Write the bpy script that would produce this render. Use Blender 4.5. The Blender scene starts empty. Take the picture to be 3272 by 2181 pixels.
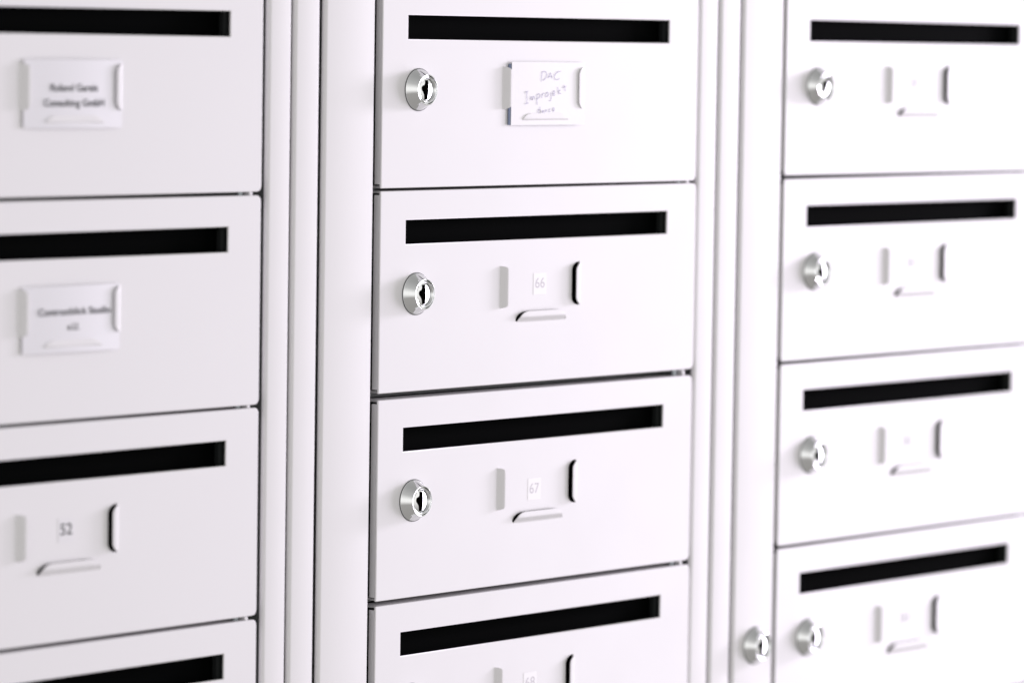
import bpy, bmesh, math, random
from mathutils import Vector, Matrix

random.seed(7)
MM = 0.001
scene = bpy.context.scene
col = scene.collection

# ------------------------------------------------------------------ camera
cam_d = bpy.data.cameras.new('camera')
cam = bpy.data.objects.new('camera', cam_d)
col.objects.link(cam)
cam.location = (-1.8393, -1.59393, -0.015134)
cam.rotation_euler = (1.502433, -0.0147236, -0.8804104)
cam_d.sensor_width = 36.0
cam_d.sensor_fit = 'HORIZONTAL'
cam_d.lens = 153.5068
cam_d.clip_start = 0.05
cam_d.clip_end = 60.0
cam_d.dof.use_dof = True
cam_d.dof.focus_distance = 2.455
cam_d.dof.aperture_fstop = 5.6
scene.camera = cam

# ------------------------------------------------------------------ room light
world = bpy.data.worlds.new('World')
scene.world = world
world.use_nodes = True
wn, wl = world.node_tree.nodes, world.node_tree.links
bg = wn['Background']
tc = wn.new('ShaderNodeTexCoord')
sep = wn.new('ShaderNodeSeparateXYZ')
mr = wn.new('ShaderNodeMapRange')
ramp = wn.new('ShaderNodeValToRGB')
mr.inputs['From Min'].default_value = -1.0
mr.inputs['From Max'].default_value = 1.0
wl.new(tc.outputs['Generated'], sep.inputs[0])
wl.new(sep.outputs['Z'], mr.inputs['Value'])
wl.new(mr.outputs[0], ramp.inputs['Fac'])
wl.new(ramp.outputs['Color'], bg.inputs['Color'])
el = ramp.color_ramp.elements                 # unseen room: floor, walls, ceiling tones shaped for chrome bands and fill
el[0].position = 0.0; el[0].color = (0.27, 0.26, 0.25, 1)
el[1].position = 1.0; el[1].color = (0.28, 0.278, 0.275, 1)
for pos, c in ((0.32, (0.30, 0.29, 0.28)), (0.47, (0.80, 0.788, 0.772)), (0.57, (0.82, 0.81, 0.795)), (0.76, (0.42, 0.416, 0.41))):
    e = el.new(pos); e.color = (*c, 1)
bg.inputs['Strength'].default_value = 1.12

def area(name, loc, target, sx, sy, power, color):
    d = bpy.data.lights.new(name, 'AREA')
    d.shape = 'RECTANGLE'; d.size = sx; d.size_y = sy
    d.energy = power; d.color = color
    o = bpy.data.objects.new(name, d); col.objects.link(o)
    o.location = loc
    o.rotation_euler = (Vector(target) - Vector(loc)).to_track_quat('-Z', 'Y').to_euler()
    return o
# daylight from a window to the right of the mailboxes
area('window_light', (2.5, -0.46, 0.14), (0.2, 0.0, -0.2), 0.36, 0.46, 36.0, (1.0, 0.915, 1.08))
# added unseen soft light on the right, for falloff and the lower rows
area('room_fill_light', (2.9, -1.45, -0.50), (0.3, 0.0, -0.25), 1.3, 1.7, 40.0, (1.0, 0.915, 1.08))

scene.view_settings.view_transform = 'Standard'
scene.view_settings.look = 'None'
scene.view_settings.exposure = 0.20
scene.view_settings.gamma = 1.0
scene.view_settings.use_curve_mapping = False
scene.render.engine = 'CYCLES'
scene.cycles.use_denoising = True
scene.cycles.max_bounces = 8

# ------------------------------------------------------------------ materials
def mat(name, base, rough=0.5, metal=0.0, spec=0.5, bump=0.0, bscale=900.0, vary=0.0, coat=0.0):
    m = bpy.data.materials.new(name); m.use_nodes = True
    n, l = m.node_tree.nodes, m.node_tree.links
    b = n['Principled BSDF']
    b.inputs['Base Color'].default_value = (*base, 1)
    b.inputs['Roughness'].default_value = rough
    b.inputs['Metallic'].default_value = metal
    b.inputs['Specular IOR Level'].default_value = spec
    if coat: b.inputs['Coat Weight'].default_value = coat
    t = n.new('ShaderNodeTexCoord')
    if bump:
        no = n.new('ShaderNodeTexNoise'); no.inputs['Scale'].default_value = bscale
        no.inputs['Detail'].default_value = 2.0
        bp = n.new('ShaderNodeBump'); bp.inputs['Strength'].default_value = bump
        bp.inputs['Distance'].default_value = 0.0002
        l.new(t.outputs['Object'], no.inputs['Vector'])
        l.new(no.outputs['Fac'], bp.inputs['Height'])
        l.new(bp.outputs['Normal'], b.inputs['Normal'])
    if vary:
        no3 = n.new('ShaderNodeTexNoise'); no3.inputs['Scale'].default_value = 22.0; no3.inputs['Detail'].default_value = 6.0
        rr = n.new('ShaderNodeMapRange'); rr.inputs['To Min'].default_value = rough-0.07; rr.inputs['To Max'].default_value = rough+0.07
        l.new(t.outputs['Object'], no3.inputs['Vector']); l.new(no3.outputs['Fac'], rr.inputs['Value']); l.new(rr.outputs[0], b.inputs['Roughness'])
        no2 = n.new('ShaderNodeTexNoise'); no2.inputs['Scale'].default_value = 9.0
        no2.inputs['Detail'].default_value = 4.0
        mx = n.new('ShaderNodeMix'); mx.data_type = 'RGBA'
        mx.inputs[6].default_value = (*[c*(1-vary) for c in base], 1)
        mx.inputs[7].default_value = (*[min(1, c*(1+vary)) for c in base], 1)
        l.new(t.outputs['Object'], no2.inputs['Vector'])
        l.new(no2.outputs['Fac'], mx.inputs[0])
        l.new(mx.outputs[2], b.inputs['Base Color'])
    return m

M = dict(
    white=mat('white_powder_coat', (0.80, 0.785, 0.80), 0.42, bump=0.12, bscale=1400, vary=0.012),
    frame=mat('white_frame_paint', (0.79, 0.777, 0.785), 0.45, bump=0.12, bscale=1400, vary=0.012),
    gap_shade=mat('gap_shade_grey', (0.16, 0.17, 0.165), 0.6, vary=0.15),  # interior grey, darkened to deepen the shade in the gaps
    black=mat('black_flap_plastic', (0.0008, 0.0011, 0.0010), 0.9, spec=0.02),
    bracket=mat('dark_grey_plastic', (0.016, 0.018, 0.018), 0.8, spec=0.1),
    chrome=mat('polished_chrome', (0.87, 0.88, 0.885), 0.06, metal=1.0, bump=0.02, bscale=300),
    contact_shade=mat('contact_shade_dark', (0.10, 0.105, 0.105), 0.6),  # contact shade around the lock base, put into a dark colour
    pin=mat('dull_steel_pin', (0.42, 0.46, 0.48), 0.4, metal=0.8),
    keyway=mat('dark_keyway', (0.006, 0.005, 0.004), 0.6, spec=0.2),
    paper=mat('white_card', (0.93, 0.915, 0.935), 0.6, bump=0.25, bscale=260, vary=0.01),
    film=mat('glossy_printed_label', (0.84, 0.825, 0.87), 0.25, bump=0.2, bscale=60),
    blue=mat('blue_grey_board', (0.16, 0.20, 0.30), 0.7),
    sticker=mat('white_sticker', (0.92, 0.905, 0.92), 0.5),
    clear=mat('pale_sticker', (0.795, 0.78, 0.805), 0.35),
    ink=mat('black_print', (0.03, 0.035, 0.035), 0.6),
    faint=mat('faded_grey_print', (0.62, 0.595, 0.64), 0.6),
    grey=mat('grey_print', (0.22, 0.21, 0.24), 0.6),
    pen=mat('lilac_pen_ink', (0.47, 0.45, 0.60), 0.6),
    wall=mat('white_wall_paint', (0.6, 0.6, 0.6), 0.9, bump=0.2, bscale=200),
)

# ------------------------------------------------------------------ helpers
def tag(o, label=None, cat=None, group=None, kind=None):
    if label: o['label'] = label
    if cat: o['category'] = cat
    if group: o['group'] = group
    if kind: o['kind'] = kind
    return o

def link(name, me, m=None, parent=None, loc=(0, 0, 0)):
    o = bpy.data.objects.new(name, me); col.objects.link(o)
    if me is not None and m is not None and len(me.materials) == 0: me.materials.append(m)
    if parent: o.parent = parent
    o.location = Vector(loc) * MM
    return o

def empty(name, loc):
    o = bpy.data.objects.new(name, None); col.objects.link(o)
    o.empty_display_size = 0.01
    o.location = Vector(loc) * MM
    return o

def from_bm(name, bm):
    me = bpy.data.meshes.new(name); bm.to_mesh(me); bm.free(); return me

def boxmesh(name, x0, x1, y0, y1, z0, z1, bev=0.0, seg=3, smooth=True):
    bm = bmesh.new()
    bmesh.ops.create_cube(bm, size=1.0)
    for v in bm.verts:
        v.co = Vector(((x0+x1)/2 + v.co.x*(x1-x0), (y0+y1)/2 + v.co.y*(y1-y0), (z0+z1)/2 + v.co.z*(z1-z0))) * MM
    if bev:
        bmesh.ops.bevel(bm, geom=list(bm.edges), offset=bev*MM, segments=seg, profile=0.5, affect='EDGES', clamp_overlap=True)
    me = from_bm(name, bm)
    return me

def lathe(name, prof, seg=64, cap=True):
    """prof: (radius, height) with height along -Y (towards the viewer)"""
    bm = bmesh.new(); rings = []
    for r, h in prof:
        rings.append([bm.verts.new(Vector((r*math.cos(2*math.pi*i/seg), -h, r*math.sin(2*math.pi*i/seg)))*MM) for i in range(seg)])
    for a, b in zip(rings, rings[1:]):
        for i in range(seg):
            bm.faces.new((a[i], a[(i+1) % seg], b[(i+1) % seg], b[i]))
    if cap: bm.faces.new(rings[-1])
    bmesh.ops.recalc_face_normals(bm, faces=list(bm.faces))
    me = from_bm(name, bm)
    for p in me.polygons: p.use_smooth = True
    me.set_sharp_from_angle(angle=math.radians(28))
    return me

def plate(name, loops, y_front, thick, bev, res=2):
    """flat sheet in the XZ plane from 2D outlines (first outer, others holes), bevelled edges"""
    cu = bpy.data.curves.new(name, 'CURVE'); cu.dimensions = '2D'; cu.fill_mode = 'BOTH'
    for k, lp in enumerate(loops):
        a = sum(p[0]*q[1]-q[0]*p[1] for p, q in zip(lp, lp[1:]+lp[:1]))
        if (a < 0) != (k > 0): lp = lp[::-1]
        s = cu.splines.new('POLY'); s.points.add(len(lp)-1)
        for pt, (x, z) in zip(s.points, lp): pt.co = (x*MM, z*MM, 0, 1)
        s.use_cyclic_u = True
    cu.extrude = (thick/2 - bev)*MM; cu.bevel_depth = bev*MM; cu.bevel_resolution = res
    cu.offset = -bev*MM
    ob = bpy.data.objects.new(name+'_tmp', cu); col.objects.link(ob)
    bpy.context.view_layer.update()
    me = bpy.data.meshes.new_from_object(ob.evaluated_get(bpy.context.evaluated_depsgraph_get()))
    bpy.data.objects.remove(ob); bpy.data.curves.remove(cu)
    for v in me.vertices:
        x, y, z = v.co
        v.co = (x, y_front*MM + thick/2*MM - z, y)
    me.name = name; me.materials.clear()
    return me

def rrect(x0, z0, x1, z1, radii, n=6):
    """rounded rectangle, radii = (bl, br, tr, tl)"""
    pts = []
    for (cx, cz, sx, sz, a0), r in zip([(x0, z0, 1, 1, 180), (x1, z0, -1, 1, 270), (x1, z1, -1, -1, 0), (x0, z1, 1, -1, 90)], radii):
        if r <= 0: pts.append((cx, cz)); continue
        for i in range(n+1):
            a = math.radians(a0 + 90*i/n)
            pts.append((cx+sx*r + r*math.cos(a), cz+sz*r + r*math.sin(a)))
    return pts

def textmesh(name, body, width, height, y, cx, cz, slant=0.0, weight=0.0):
    cu = bpy.data.curves.new(name, 'FONT'); cu.body = body
    cu.align_x = 'LEFT'; cu.fill_mode = 'FRONT'; cu.offset = weight
    ob = bpy.data.objects.new(name+'_tmp', cu); col.objects.link(ob)
    bpy.context.view_layer.update()
    me = bpy.data.meshes.new_from_object(ob.evaluated_get(bpy.context.evaluated_depsgraph_get()))
    bpy.data.objects.remove(ob); bpy.data.curves.remove(cu)
    xs = [v.co.x for v in me.vertices]
    x0, x1 = min(xs), max(xs)
    cap = 0.70                                     # capital height of the built-in font
    for v in me.vertices:
        px = (v.co.x-(x0+x1)/2)/(x1-x0)*width
        pz = (v.co.y-cap/2)/cap*height
        v.co = Vector((cx+px+slant*pz, y, cz+pz))*MM
    me.materials.clear()
    return me

def strokes(name, lines, r, y):
    """thin pen lines lying on a sheet: flat ribbons with rounded joints"""
    bm = bmesh.new()
    for ln in lines:
        # Catmull-Rom smoothing
        P = [ln[0]] + list(ln) + [ln[-1]]
        pts = []
        for i in range(1, len(P)-2):
            for k in range(6):
                t = k/6
                q = [0.5*((2*P[i][d]) + (-P[i-1][d]+P[i+1][d])*t + (2*P[i-1][d]-5*P[i][d]+4*P[i+1][d]-P[i+2][d])*t*t
                          + (-P[i-1][d]+3*P[i][d]-3*P[i+1][d]+P[i+2][d])*t**3) for d in (0, 1)]
                pts.append(q)
        pts.append(list(ln[-1]))
        prev = None
        for i, p in enumerate(pts):
            a = pts[max(0, i-1)]; b = pts[min(len(pts)-1, i+1)]
            d = Vector((b[0]-a[0], b[1]-a[1]))
            if d.length < 1e-6: d = Vector((1, 0))
            d.normalize(); w = r*(0.75+0.5*random.random())
            l = bm.verts.new(Vector((p[0]-d.y*w, y, p[1]+d.x*w))*MM)
            rr = bm.verts.new(Vector((p[0]+d.y*w, y, p[1]-d.x*w))*MM)
            if prev: bm.faces.new((prev[0], l, rr, prev[1]))
            prev = (l, rr)
    return from_bm(name, bm)

# ------------------------------------------------------------------ dimensions (mm, relative to the slot's upper left corner)
SLOT_W, SLOT_H = 238.7, 13.4
DX0, DX1, DZ0, DZ1 = -21.6, 267.2, -96.0, 16.4      # door outline
PITCH = 115.0
CX = {'l': -383.0, 'm': 0.0, 'r': 382.2}
ZOFF = {'l': [-0.9, -0.9, -0.3, 0.43, 0.88], 'm': [-0.94, -0.94, 0.12, -0.93, -1.05],
        'r': [1.5, 1.46, 0.73, 0.41, 0.07, 0.0]}
TAB_C = 118.6

# label tabs: lanced D shapes; (attach line, direction, length, depth)
def tab_outline(L, D, rc):
    """u along the attachment, w away from it"""
    pts = [(-L/2, 0)]
    n = 8
    for i in range(n+1):
        a = math.pi - math.pi/2*i/n
        pts.append((-L/2+rc[0] + rc[0]*math.cos(a), D-rc[1] + rc[1]*math.sin(a)))
    for i in range(n+1):
        a = math.pi/2 - math.pi/2*i/n
        pts.append((L/2-rc[0] + rc[0]*math.cos(a), D-rc[1] + rc[1]*math.sin(a)))
    pts.append((L/2, 0))
    return pts

TABS = {  # name: (origin x, origin z, u axis, w axis, L, D, corner)
    'left':   (82.0, -40.3, (0, 1), (1, 0), 24.4, 6.2, (4.8, 6.0)),
    'right':  (155.4, -40.3, (0, 1), (-1, 0), 24.4, 6.2, (4.8, 6.0)),
    'bottom': (TAB_C+1.0, -61.2, (1, 0), (0, 1), 43.5, 6.4, (8.5, 6.3)),
}
def tab_world(t, u, w):
    ox, oz, U, Wv, L, D, rc = TABS[t]
    return (ox+U[0]*u+Wv[0]*w, oz+U[1]*u+Wv[1]*w)

def tab_mesh(t):
    ox, oz, U, Wv, L, D, rc = TABS[t]
    H = 2.3 if t == 'bottom' else 2.7
    RUN = {'bottom': 3.6, 'left': 4.4, 'right': 3.4}[t]
    def umax(u):
        d = L/2-abs(u)
        if d >= rc[0]: return D
        s = 1-d/rc[0]
        return max(0.35, D-rc[1] + rc[1]*math.sqrt(max(0, 1-s*s)))
    nu, nw = 36, 12
    bm = bmesh.new(); top = []; bot = []
    for i in range(nu+1):
        c = -math.cos(math.pi*i/nu)                # denser at the ends
        u = (0.6*c + 0.4*(2*i/nu-1))*L/2
        um = umax(u); rt, rb = [], []
        for j in range(nw+1):
            w = um*j/nw
            f = min(1.0, w/RUN); f = f*f*(3-2*f)
            h = H*f*(0.86+0.14*um/D)
            p = tab_world(t, u, w)
            rt.append(bm.verts.new(Vector((p[0], -h-0.02, p[1]))*MM))
            rb.append(bm.verts.new(Vector((p[0], -h+0.6, p[1]))*MM))
        top.append(rt); bot.append(rb)
    for i in range(nu):
        for j in range(nw):
            bm.faces.new((top[i][j], top[i+1][j], top[i+1][j+1], top[i][j+1]))
            bm.faces.new((bot[i][j], bot[i][j+1], bot[i+1][j+1], bot[i+1][j]))
        bm.faces.new((top[i][nw], top[i+1][nw], bot[i+1][nw], bot[i][nw]))
    for j in range(nw):
        bm.faces.new((top[0][j], top[0][j+1], bot[0][j+1], bot[0][j]))
        bm.faces.new((top[nu][j+1], top[nu][j], bot[nu][j], bot[nu][j+1]))
    bmesh.ops.recalc_face_normals(bm, faces=list(bm.faces))
    me = from_bm('label_tab', bm)
    for p in me.polygons: p.use_smooth = True
    me.set_sharp_from_angle(angle=math.radians(50))
    return me

# ------------------------------------------------------------------ shared meshes
def hole_of_tab(t):
    L, D, rc = TABS[t][4:7]
    ku, kw = {'left': (0.95, 0.9), 'right': (1.03, 1.04), 'bottom': (1.05, 0.80)}[t]
    return [tab_world(t, u*ku, 0.9+w*kw) for u, w in tab_outline(L, D, rc)]

TABDX = {'l': 2.2, 'm': 0.6, 'r': 1.6}
RIGHT = {'l': 264.0, 'm': 266.8, 'r': 266.0}
slot_loop = [(0, -SLOT_H), (SLOT_W, -SLOT_H), (SLOT_W, 0), (0, 0)]
ME = {}
for c in 'lmr':
    g, lx, lr = (0.55, 2.8, 1.6) if c == 'r' else (0.0, 0.0, 0.5)
    outer = rrect(DX0-lx, DZ0-g, RIGHT[c], DZ1+g, (lr, 3.2, 3.2, lr))
    holes = [[(x+TABDX[c], z) for x, z in hole_of_tab(t)] for t in TABS]
    ME['panel_'+c] = plate('door_panel', [outer, slot_loop] + holes, 0.0, 1.3, 0.45)
for t in TABS: ME['tab_'+t] = tab_mesh(t)
ME['flange_l'] = boxmesh('side_flange', DX0+0.06, DX0+1.3, 1.25, 4.9, DZ0+2.2, DZ1-2.2)
ME['flange_r'] = boxmesh('side_flange', DX1-1.3, DX1-0.06, 1.25, 16, DZ0+4.2, DZ1-4.2)
ME['flange_t'] = boxmesh('edge_flange', DX0+3.0, DX1-9.5, 1.25, 14, DZ1-1.3, DZ1-0.06)
ME['flange_b'] = boxmesh('edge_flange', DX0+3.0, DX1-9.5, 1.25, 14, DZ0+0.06, DZ0+1.3)
ME['flap'] = boxmesh('slot_flap', -12, SLOT_W+3.2, 7.0, 8.2, -SLOT_H-7, 6, 0.3)
ME['bracket'] = boxmesh('flap_bracket', SLOT_W-2.4, SLOT_W+18, 3.0, 6.6, -SLOT_H-7, 6, 0.5)
ME['liner'] = boxmesh('slot_liner', -16, SLOT_W+20, 12, 13, -SLOT_H-9, 9)
ME['hinge'] = lathe('hinge_pin', [(0.01, -4), (1.9, -4), (1.9, 4), (0.01, 4)], 24)
for v in ME['hinge'].vertices: v.co = Vector((v.co.x, v.co.z, v.co.y))
ME['hinge'].flip_normals()
ME['hinge_lug'] = boxmesh('hinge_lug', -1.3, 1.3, -0.6, 5, -3.0, 3.4, 0.5)

# lock: conical collar, ring and plug with a profiled keyway
ME['lock'] = lathe('lock', [(11.5, -1.0), (11.6, 0.30), (11.5, 0.55), (11.25, 0.75), (8.72, 6.5), (8.58, 6.75), (8.35, 6.88), (8.05, 6.82), (7.9, 6.4), (7.8, 5.4), (7.62, 5.4),
                            (7.52, 6.55), (7.3, 6.75), (6.95, 6.65), (6.7, 6.3), (6.55, 5.8), (6.5, 3.0)], 72, cap=False)
circ = [(6.35*math.cos(2*math.pi*i/48), 6.35*math.sin(2*math.pi*i/48)) for i in range(48)]
key = [(1.3, -5.6), (1.3, 5.4), (-1.5, 5.4), (-1.7, 3.6), (-2.2, 2.7), (-3.9, 2.0), (-4.4, 0.9), (-4.2, -0.2), (-3.2, -1.3), (-2.3, -2.6), (-1.8, -4.2), (-1.5, -5.6)]
dome = bpy.data.objects.new('plug_tmp', lathe('lock_plug', [(6.35, 3.2), (6.35, 5.15), (6.2, 5.4)] + [(6.0*(1-i/10), 5.5+0.62*(1-(1-i/10)**2)) for i in range(10)] + [(0.05, 6.12)], 64))
bmd = bmesh.new(); bmd.from_mesh(dome.data); bmesh.ops.holes_fill(bmd, edges=[e for e in bmd.edges if e.is_boundary])
bmesh.ops.recalc_face_normals(bmd, faces=list(bmd.faces)); bmd.to_mesh(dome.data); bmd.free()
cutter = bpy.data.objects.new('key_tmp', plate('key_tmp', [key], -9.0, 12.0, 0.01))
bmd = bmesh.new(); bmd.from_mesh(cutter.data); bmesh.ops.remove_doubles(bmd, verts=list(bmd.verts), dist=1e-7)
bmesh.ops.recalc_face_normals(bmd, faces=list(bmd.faces)); bmd.to_mesh(cutter.data); bmd.free()
for o in (dome, cutter): col.objects.link(o)
bo = dome.modifiers.new('cut', 'BOOLEAN'); bo.operation = 'DIFFERENCE'; bo.object = cutter; bo.solver = 'EXACT'
bpy.context.view_layer.update()
ME['plug'] = bpy.data.meshes.new_from_object(dome.evaluated_get(bpy.context.evaluated_depsgraph_get()))
ME['plug'].name = 'lock_plug'; ME['plug'].materials.clear()
ME['plug'].materials.append(M['chrome']); ME['plug'].materials.append(M['keyway'])
for p in ME['plug'].polygons:                       # walls of the keyway
    c = p.center
    if abs(p.normal.y) < 0.3 and math.hypot(c.x, c.z) < 5.7*MM: p.material_index = 1; p.use_smooth = False
ME['plug'].set_sharp_from_angle(angle=math.radians(30))
for o in (dome, cutter): bpy.data.objects.remove(o)
ME['keyhole'] = lathe('keyway', [(6.3, 1.2), (6.2, 1.6), (0.01, 1.6)], 32)

ME['contact_ring'] = lathe('contact_shade_ring', [(11.0, 0.02), (11.95, 0.02), (11.95, 0.3), (11.55, 0.38)], 64, cap=False)  # thin dark ring standing in for contact shade under the collar

def add_lock(parent, x, z, tilt=0.0, y=0.0):
    lk = link('lock', ME['lock'], M['chrome'], parent, (x, y, z))
    lk.rotation_euler = (0, tilt, 0)
    link('lock_plug', ME['plug'], M['chrome'], lk)
    link('keyway', ME['keyhole'], M['keyway'], lk)
    link('contact_shade_ring', ME['contact_ring'], M['contact_shade'], lk)
    return lk

# ------------------------------------------------------------------ setting: the wall behind the cabinets
wall = link('wall', boxmesh('wall', -2200, 2200, 330, 430, -1600, 1400), M['wall'])
tag(wall, kind='structure')

# ------------------------------------------------------------------ cabinets
A0, A1, B0, B1, C0, C1 = 270.6, 288.4, 291.2, 310.9, -68.0, -27.0
DEPTH = 2.5                                       # depth of the folded lips
YA, YB, YC = 1.6, 1.3, 1.0                        # the frame sits a little behind the doors
def post_mesh(name, x0, x1, y0, y1, rl, rr):
    """bent sheet-metal post: wide bend on the left edge, tight one on the right"""
    n = 8
    pts = [(x0, y1)]
    pts += [(x0+rl-rl*math.cos(math.pi/2*i/n), y0+rl-rl*math.sin(math.pi/2*i/n)) for i in range(n+1)]
    pts += [(x1-rr+rr*math.sin(math.pi/2*i/n), y0+rr-rr*math.cos(math.pi/2*i/n)) for i in range(n+1)]
    pts += [(x1, y1)]
    bm = bmesh.new()
    a = [bm.verts.new(Vector((x, y, ZB))*MM) for x, y in pts]
    b = [bm.verts.new(Vector((x, y, ZT))*MM) for x, y in pts]
    for i in range(len(pts)):
        j = (i+1) % len(pts)
        bm.faces.new((a[i], a[j], b[j], b[i]))
    bm.faces.new(a[::-1]); bm.faces.new(b)
    bmesh.ops.recalc_face_normals(bm, faces=list(bm.faces))
    me = from_bm(name, bm)
    for p in me.polygons: p.use_smooth = True
    me.set_sharp_from_angle(angle=math.radians(30))
    return me
ZT, ZB = 16.4+PITCH+40, 16.4-PITCH*6-40
def cabinet(c, label, rows):
    x = CX[c]
    t = empty('mailbox_cabinet', (x, 0, ZB))
    tag(t, label, 'cabinet', 'mailbox cabinets side by side')
    def part(nm, me, m): return link(nm, me, m, t, (0, 0, -ZB))
    part('frame_post', post_mesh('frame_post', C0, C1, YC, YC+DEPTH, 2.3, 0.8), M['frame'])
    part('frame_post', post_mesh('frame_post', A0, A1, YA, YA+DEPTH, 2.3, 0.8), M['frame'])
    part('side_panel', boxmesh('side_panel', C0+8, C1-6, YC+DEPTH+0.05, 318, ZB, ZT), M['gap_shade'])
    part('side_panel', boxmesh('side_panel', A0+5, A1-4, YA+DEPTH+0.05, 318, ZB, ZT), M['gap_shade'])
    part('back_panel', boxmesh('back_panel', C0+8, A1-4, 319, 323, ZB, ZT), M['gap_shade'])
    for k in range(rows[0], rows[1]+2):
        zc = 16.4+1.3 - PITCH*k + PITCH + ZOFF[c][min(k, len(ZOFF[c])-1)]
        part('shelf', boxmesh('shelf', C1-5.8, A0+4.8, 17.5, 316, zc-1.2, zc+1.2), M['gap_shade'])
    return t
cabinet('l', 'white metal mailbox cabinet at the left, holding the doors with printed name cards', (0, 4))
cabinet('m', 'white metal mailbox cabinet in the middle, around the door with the handwritten card', (0, 4))
cab_r = cabinet('r', 'white metal mailbox cabinet at the right with a chrome lock in its frame post', (0, 5))
add_lock(cab_r, 337.0-CX['r'], -386.3-ZB, 0.05, YC)
for c, lab in (('l', 'narrow white filler strip between the left and the middle mailbox cabinet'),
               ('m', 'narrow white filler strip between the middle and the right mailbox cabinet')):
    s = link('filler_strip', post_mesh('filler_strip', B0, B1, YB, YB+DEPTH, 2.2, 0.9), M['frame'], None, (CX[c], 0, 0))
    tag(s, lab, 'filler strip', 'filler strips between the cabinets')

# ------------------------------------------------------------------ doors
def door(c, k, label, number=None, num_style='faint', lock_tilt=0.0, sx=0.0, sz=0.0):
    x, z = CX[c], -(k-1)*PITCH + ZOFF[c][k]
    t = empty('mailbox', (x, 0, z))
    t.rotation_euler = (0, random.uniform(-0.0009, 0.0009), random.uniform(-0.0015, 0.0015))
    tag(t, label, 'mailbox', 'mailboxes in three columns')
    p = link('door_panel', ME['panel_'+c], M['white'], t)
    for f in ('flange_l', 'flange_r', 'flange_t', 'flange_b'):
        link('edge_flange', ME[f], M['white'], p, (-2.8 if c == 'r' and f == 'flange_l' else RIGHT[c]-DX1 if f == 'flange_r' else 0, 0, 0))
    fl = link('slot_flap', ME['flap'], M['black'], t)
    link('flap_bracket', ME['bracket'], M['bracket'], fl)
    link('slot_liner', ME['liner'], M['black'], fl)
    for tb in TABS: link('label_tab', ME['tab_'+tb], M['white'], t, (TABDX[c], 0, 0))
    link('hinge_pin', ME['hinge'], M['pin'], t, (RIGHT[c]-10.7, 6.0, DZ1+1.2))
    lug = link('hinge_lug', ME['hinge_lug'], M['white'], t, (RIGHT[c]-6.2, 2.2, DZ1+0.6))
    lug.rotation_euler = (0, math.radians(-14), 0)
    add_lock(t, 9.3, -41.4, lock_tilt, -0.02)
    if number:
        cx, cz = 118.8+sx, -39.2+sz
        st = link('number_sticker', boxmesh('number_sticker', cx-5.9, cx+5.9, -0.14, -0.02, cz-6.4, cz+6.1), M['clear' if num_style == 'ink' else 'sticker'], t)
        link('number', textmesh('number', number, 8.6, 5.9, -0.18, cx, cz+0.4, weight=0.012 if num_style == 'ink' else 0.0), M[num_style], st)
    return t

door('l', 0, 'white mailbox at the far left above the one with the two-line printed name card')
door('l', 1, 'white mailbox at the upper left holding a two-line printed name card')
door('l', 2, 'white mailbox at the left holding a name card with one long printed line')
door('l', 3, 'white mailbox at the left with the bare number 52 between its label tabs', '52', 'ink', sx=0.9, sz=0.8)
door('l', 4, 'white mailbox at the lower left corner, only its top edge and slot in view')
door('m', 0, 'white mailbox above the one with the handwritten card')
door('m', 1, 'white mailbox in the middle column holding the handwritten name card', lock_tilt=0.04)
door('m', 2, 'white mailbox second from the top in the middle column with sticker 66', '66', lock_tilt=-0.03)
door('m', 3, 'white mailbox third from the top in the middle column with sticker 67', '67', lock_tilt=0.02, sx=-2.0, sz=-3.0)
door('m', 4, 'white mailbox in the middle column at the bottom edge with number sticker 68', '68', sx=-3.5, sz=-1.0)
door('r', 0, 'white mailbox above the topmost right one, just a sliver at the top edge')
door('r', 1, 'out-of-focus white mailbox at the top of the right column', '80', 'grey', sx=-3.0, sz=0.0, lock_tilt=0.5)
door('r', 2, 'out-of-focus white mailbox second from the top in the right column', '81', 'grey', sx=-1.5, lock_tilt=-0.2)
door('r', 3, 'out-of-focus white mailbox third from the top in the right column', '82', 'grey', sx=-1.5, lock_tilt=-0.1)
door('r', 4, 'out-of-focus white mailbox in the right column beside the lock in the frame post', '83', 'grey', sx=-0.5, sz=0.0)
door('r', 5, 'white mailbox below the lowest right one, just its upper edge at the corner')

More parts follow.
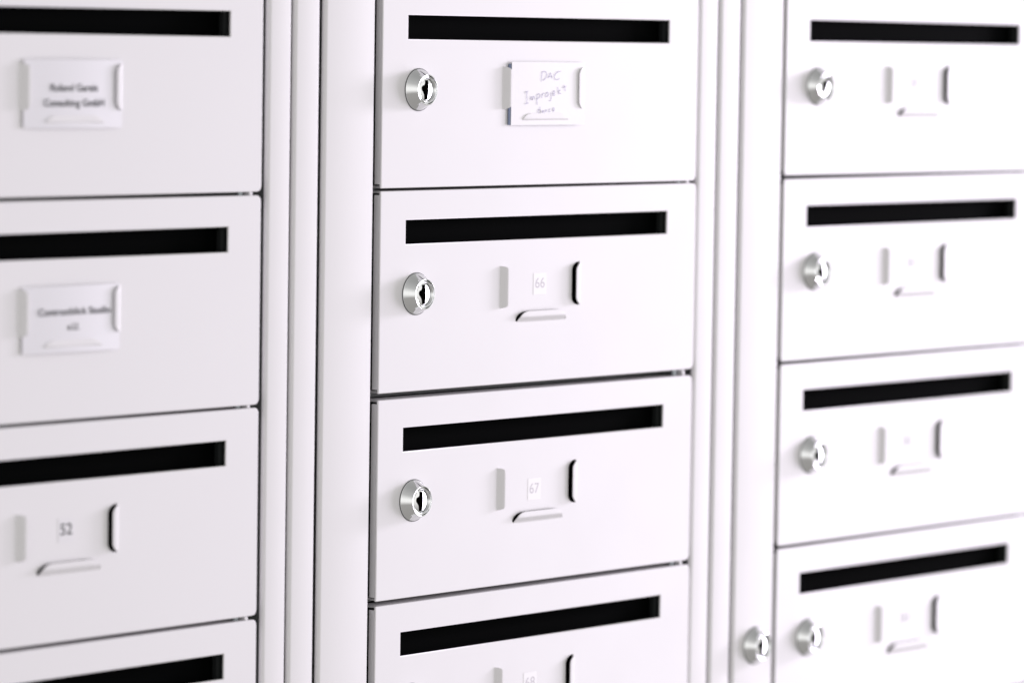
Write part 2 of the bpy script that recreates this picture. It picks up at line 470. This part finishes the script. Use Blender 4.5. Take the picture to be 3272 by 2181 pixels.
# ------------------------------------------------------------------ name cards held by the tabs
def card(c, k, label, x0, x1, z0, z1, m, y=-1.15, bow=0.35, roll=0.0, backing=None):
    ox, oz = CX[c], -(k-1)*PITCH + ZOFF[c][k]
    nx, nz = 16, 8
    bm = bmesh.new(); F, Bk = [], []
    for i in range(nx+1):
        a, b = [], []
        for j in range(nz+1):
            s, t = i/nx, j/nz
            yy = y - bow*math.sin(math.pi*s) - 0.15*math.sin(3.1*s+2*t)*t
            px, pz = x0+(x1-x0)*s, z0+(z1-z0)*t
            a.append(bm.verts.new(Vector((px, yy, pz))*MM)); b.append(bm.verts.new(Vector((px, yy+0.3, pz))*MM))
        F.append(a); Bk.append(b)
    for i in range(nx):
        for j in range(nz):
            bm.faces.new((F[i][j], F[i+1][j], F[i+1][j+1], F[i][j+1]))
            bm.faces.new((Bk[i][j], Bk[i][j+1], Bk[i+1][j+1], Bk[i+1][j]))
        bm.faces.new((F[i][0], Bk[i][0], Bk[i+1][0], F[i+1][0])); bm.faces.new((F[i][nz], F[i+1][nz], Bk[i+1][nz], Bk[i][nz]))
    for j in range(nz):
        bm.faces.new((F[0][j], F[0][j+1], Bk[0][j+1], Bk[0][j])); bm.faces.new((F[nx][j], Bk[nx][j], Bk[nx][j+1], F[nx][j+1]))
    bmesh.ops.recalc_face_normals(bm, faces=list(bm.faces))
    me = from_bm('name_card', bm)
    for p in me.polygons: p.use_smooth = True
    me.set_sharp_from_angle(angle=math.radians(40))
    t = empty('name_card', (ox, 0, oz))
    tag(t, label, 'name card', 'name cards held in the label tabs')
    sheet = link('card_sheet', me, m, t)
    if backing:
        link('backing_board', boxmesh('backing_board', *backing), M['blue'], t)
    return t, sheet

def on_card(t, me, m): return link('lettering', me, m, t)

t, s = card('l', 1, 'white card with two short lines of black print in the upper left door', 86.2, 156.8, -61.2, -26.4, M['film'], bow=1.0)
on_card(s, textmesh('lettering', 'Roland Gareis', 33.5, 3.7, -2.38, 121.0, -40.6, weight=0.012), M['ink'])
on_card(s, textmesh('lettering', 'Consulting GmbH', 43.0, 3.7, -2.38, 121.0, -48.3, weight=0.012), M['ink'])
t, s = card('l', 2, 'white card with one long printed line above two letters in a left door', 86.6, 156.2, -61.2, -27.2, M['film'], bow=1.0)
on_card(s, textmesh('lettering', 'Contrastblick Studio', 52.0, 3.6, -2.38, 122.6, -40.2, weight=0.010), M['ink'])
on_card(s, textmesh('lettering', 'e.U.', 8.4, 3.6, -2.38, 121.6, -48.0, weight=0.010), M['ink'])
t, s = card('m', 1, 'white handwritten card in faint lilac pen on the middle column door', 89.0, 156.4, -61.6, -25.4, M['paper'], y=-1.35, bow=0.25,
            backing=(87.2, 150.0, -1.05, -0.35, -61.4, -26.6))
# handwriting: three lines, slightly rising
hw = [
    [(115.4, -36.6), (115.6, -33.5), (115.9, -31.4)], [(115.6, -31.2), (118.6, -30.8), (120.2, -32.2), (119.4, -34.4), (117.0, -36.0)],
    [(121.6, -34.6), (122.7, -32.8), (123.6, -31.5)], [(123.6, -31.5), (124.4, -33.2), (125.1, -34.8)], [(122.4, -33.8), (124.6, -33.6)],
    [(133.2, -30.6), (130.4, -31.0), (128.2, -32.4), (127.2, -34.0), (128.4, -35.4), (130.6, -35.4), (132.0, -34.6)],
    # Improjekt
    [(100.6, -42.8), (103.6, -42.2)], [(102.2, -42.5), (102.5, -45.6), (102.6, -49.0)], [(100.9, -49.4), (104.0, -48.9)],
    [(105.4, -47.4), (105.9, -45.6), (107.0, -45.6), (107.3, -47.2), (108.0, -45.4), (109.0, -45.3), (109.5, -46.9)],
    [(111.4, -44.4), (111.6, -47.0), (111.9, -50.0)], [(111.5, -44.4), (113.4, -43.6), (114.3, -44.6), (113.4, -46.0), (111.8, -46.4)],
    [(116.0, -46.2), (116.2, -43.8)], [(116.2, -44.4), (117.2, -43.4), (118.2, -43.4)],
    [(120.4, -43.0), (119.4, -44.0), (119.8, -45.2), (121.4, -45.0), (122.0, -43.8), (121.2, -42.8), (120.2, -43.1)],
    [(124.2, -42.8), (124.6, -45.4), (124.2, -47.4), (122.8, -47.6)],
    [(126.0, -43.8), (127.8, -43.2), (127.6, -42.0), (126.4, -42.2), (126.0, -43.6), (126.8, -44.6), (128.2, -44.2)],
    [(130.4, -39.6), (130.9, -41.8), (131.3, -44.0)], [(133.2, -41.4), (131.1, -42.6), (133.6, -43.6)],
    [(136.4, -38.4), (137.0, -40.4), (137.6, -42.2)], [(135.0, -40.0), (138.6, -39.2)],
    # dance
    [(113.6, -54.9), (112.6, -53.8), (113.4, -52.6), (114.6, -53.0), (114.8, -54.6)], [(114.4, -51.0), (114.9, -54.8)],
    [(117.4, -53.2), (116.4, -53.6), (117.0, -54.4), (117.8, -53.4), (118.2, -54.3)],
    [(119.4, -54.2), (119.6, -53.1), (120.4, -53.0), (120.8, -54.0)],
    [(124.0, -52.4), (122.8, -52.8), (122.8, -53.8), (124.2, -53.8)],
    [(126.2, -53.2), (127.6, -52.6), (127.0, -51.7), (126.2, -52.4), (126.6, -53.6), (128.0, -53.3)],
]
on_card(s, strokes('lettering', hw, 0.21, -1.86), M['pen'])
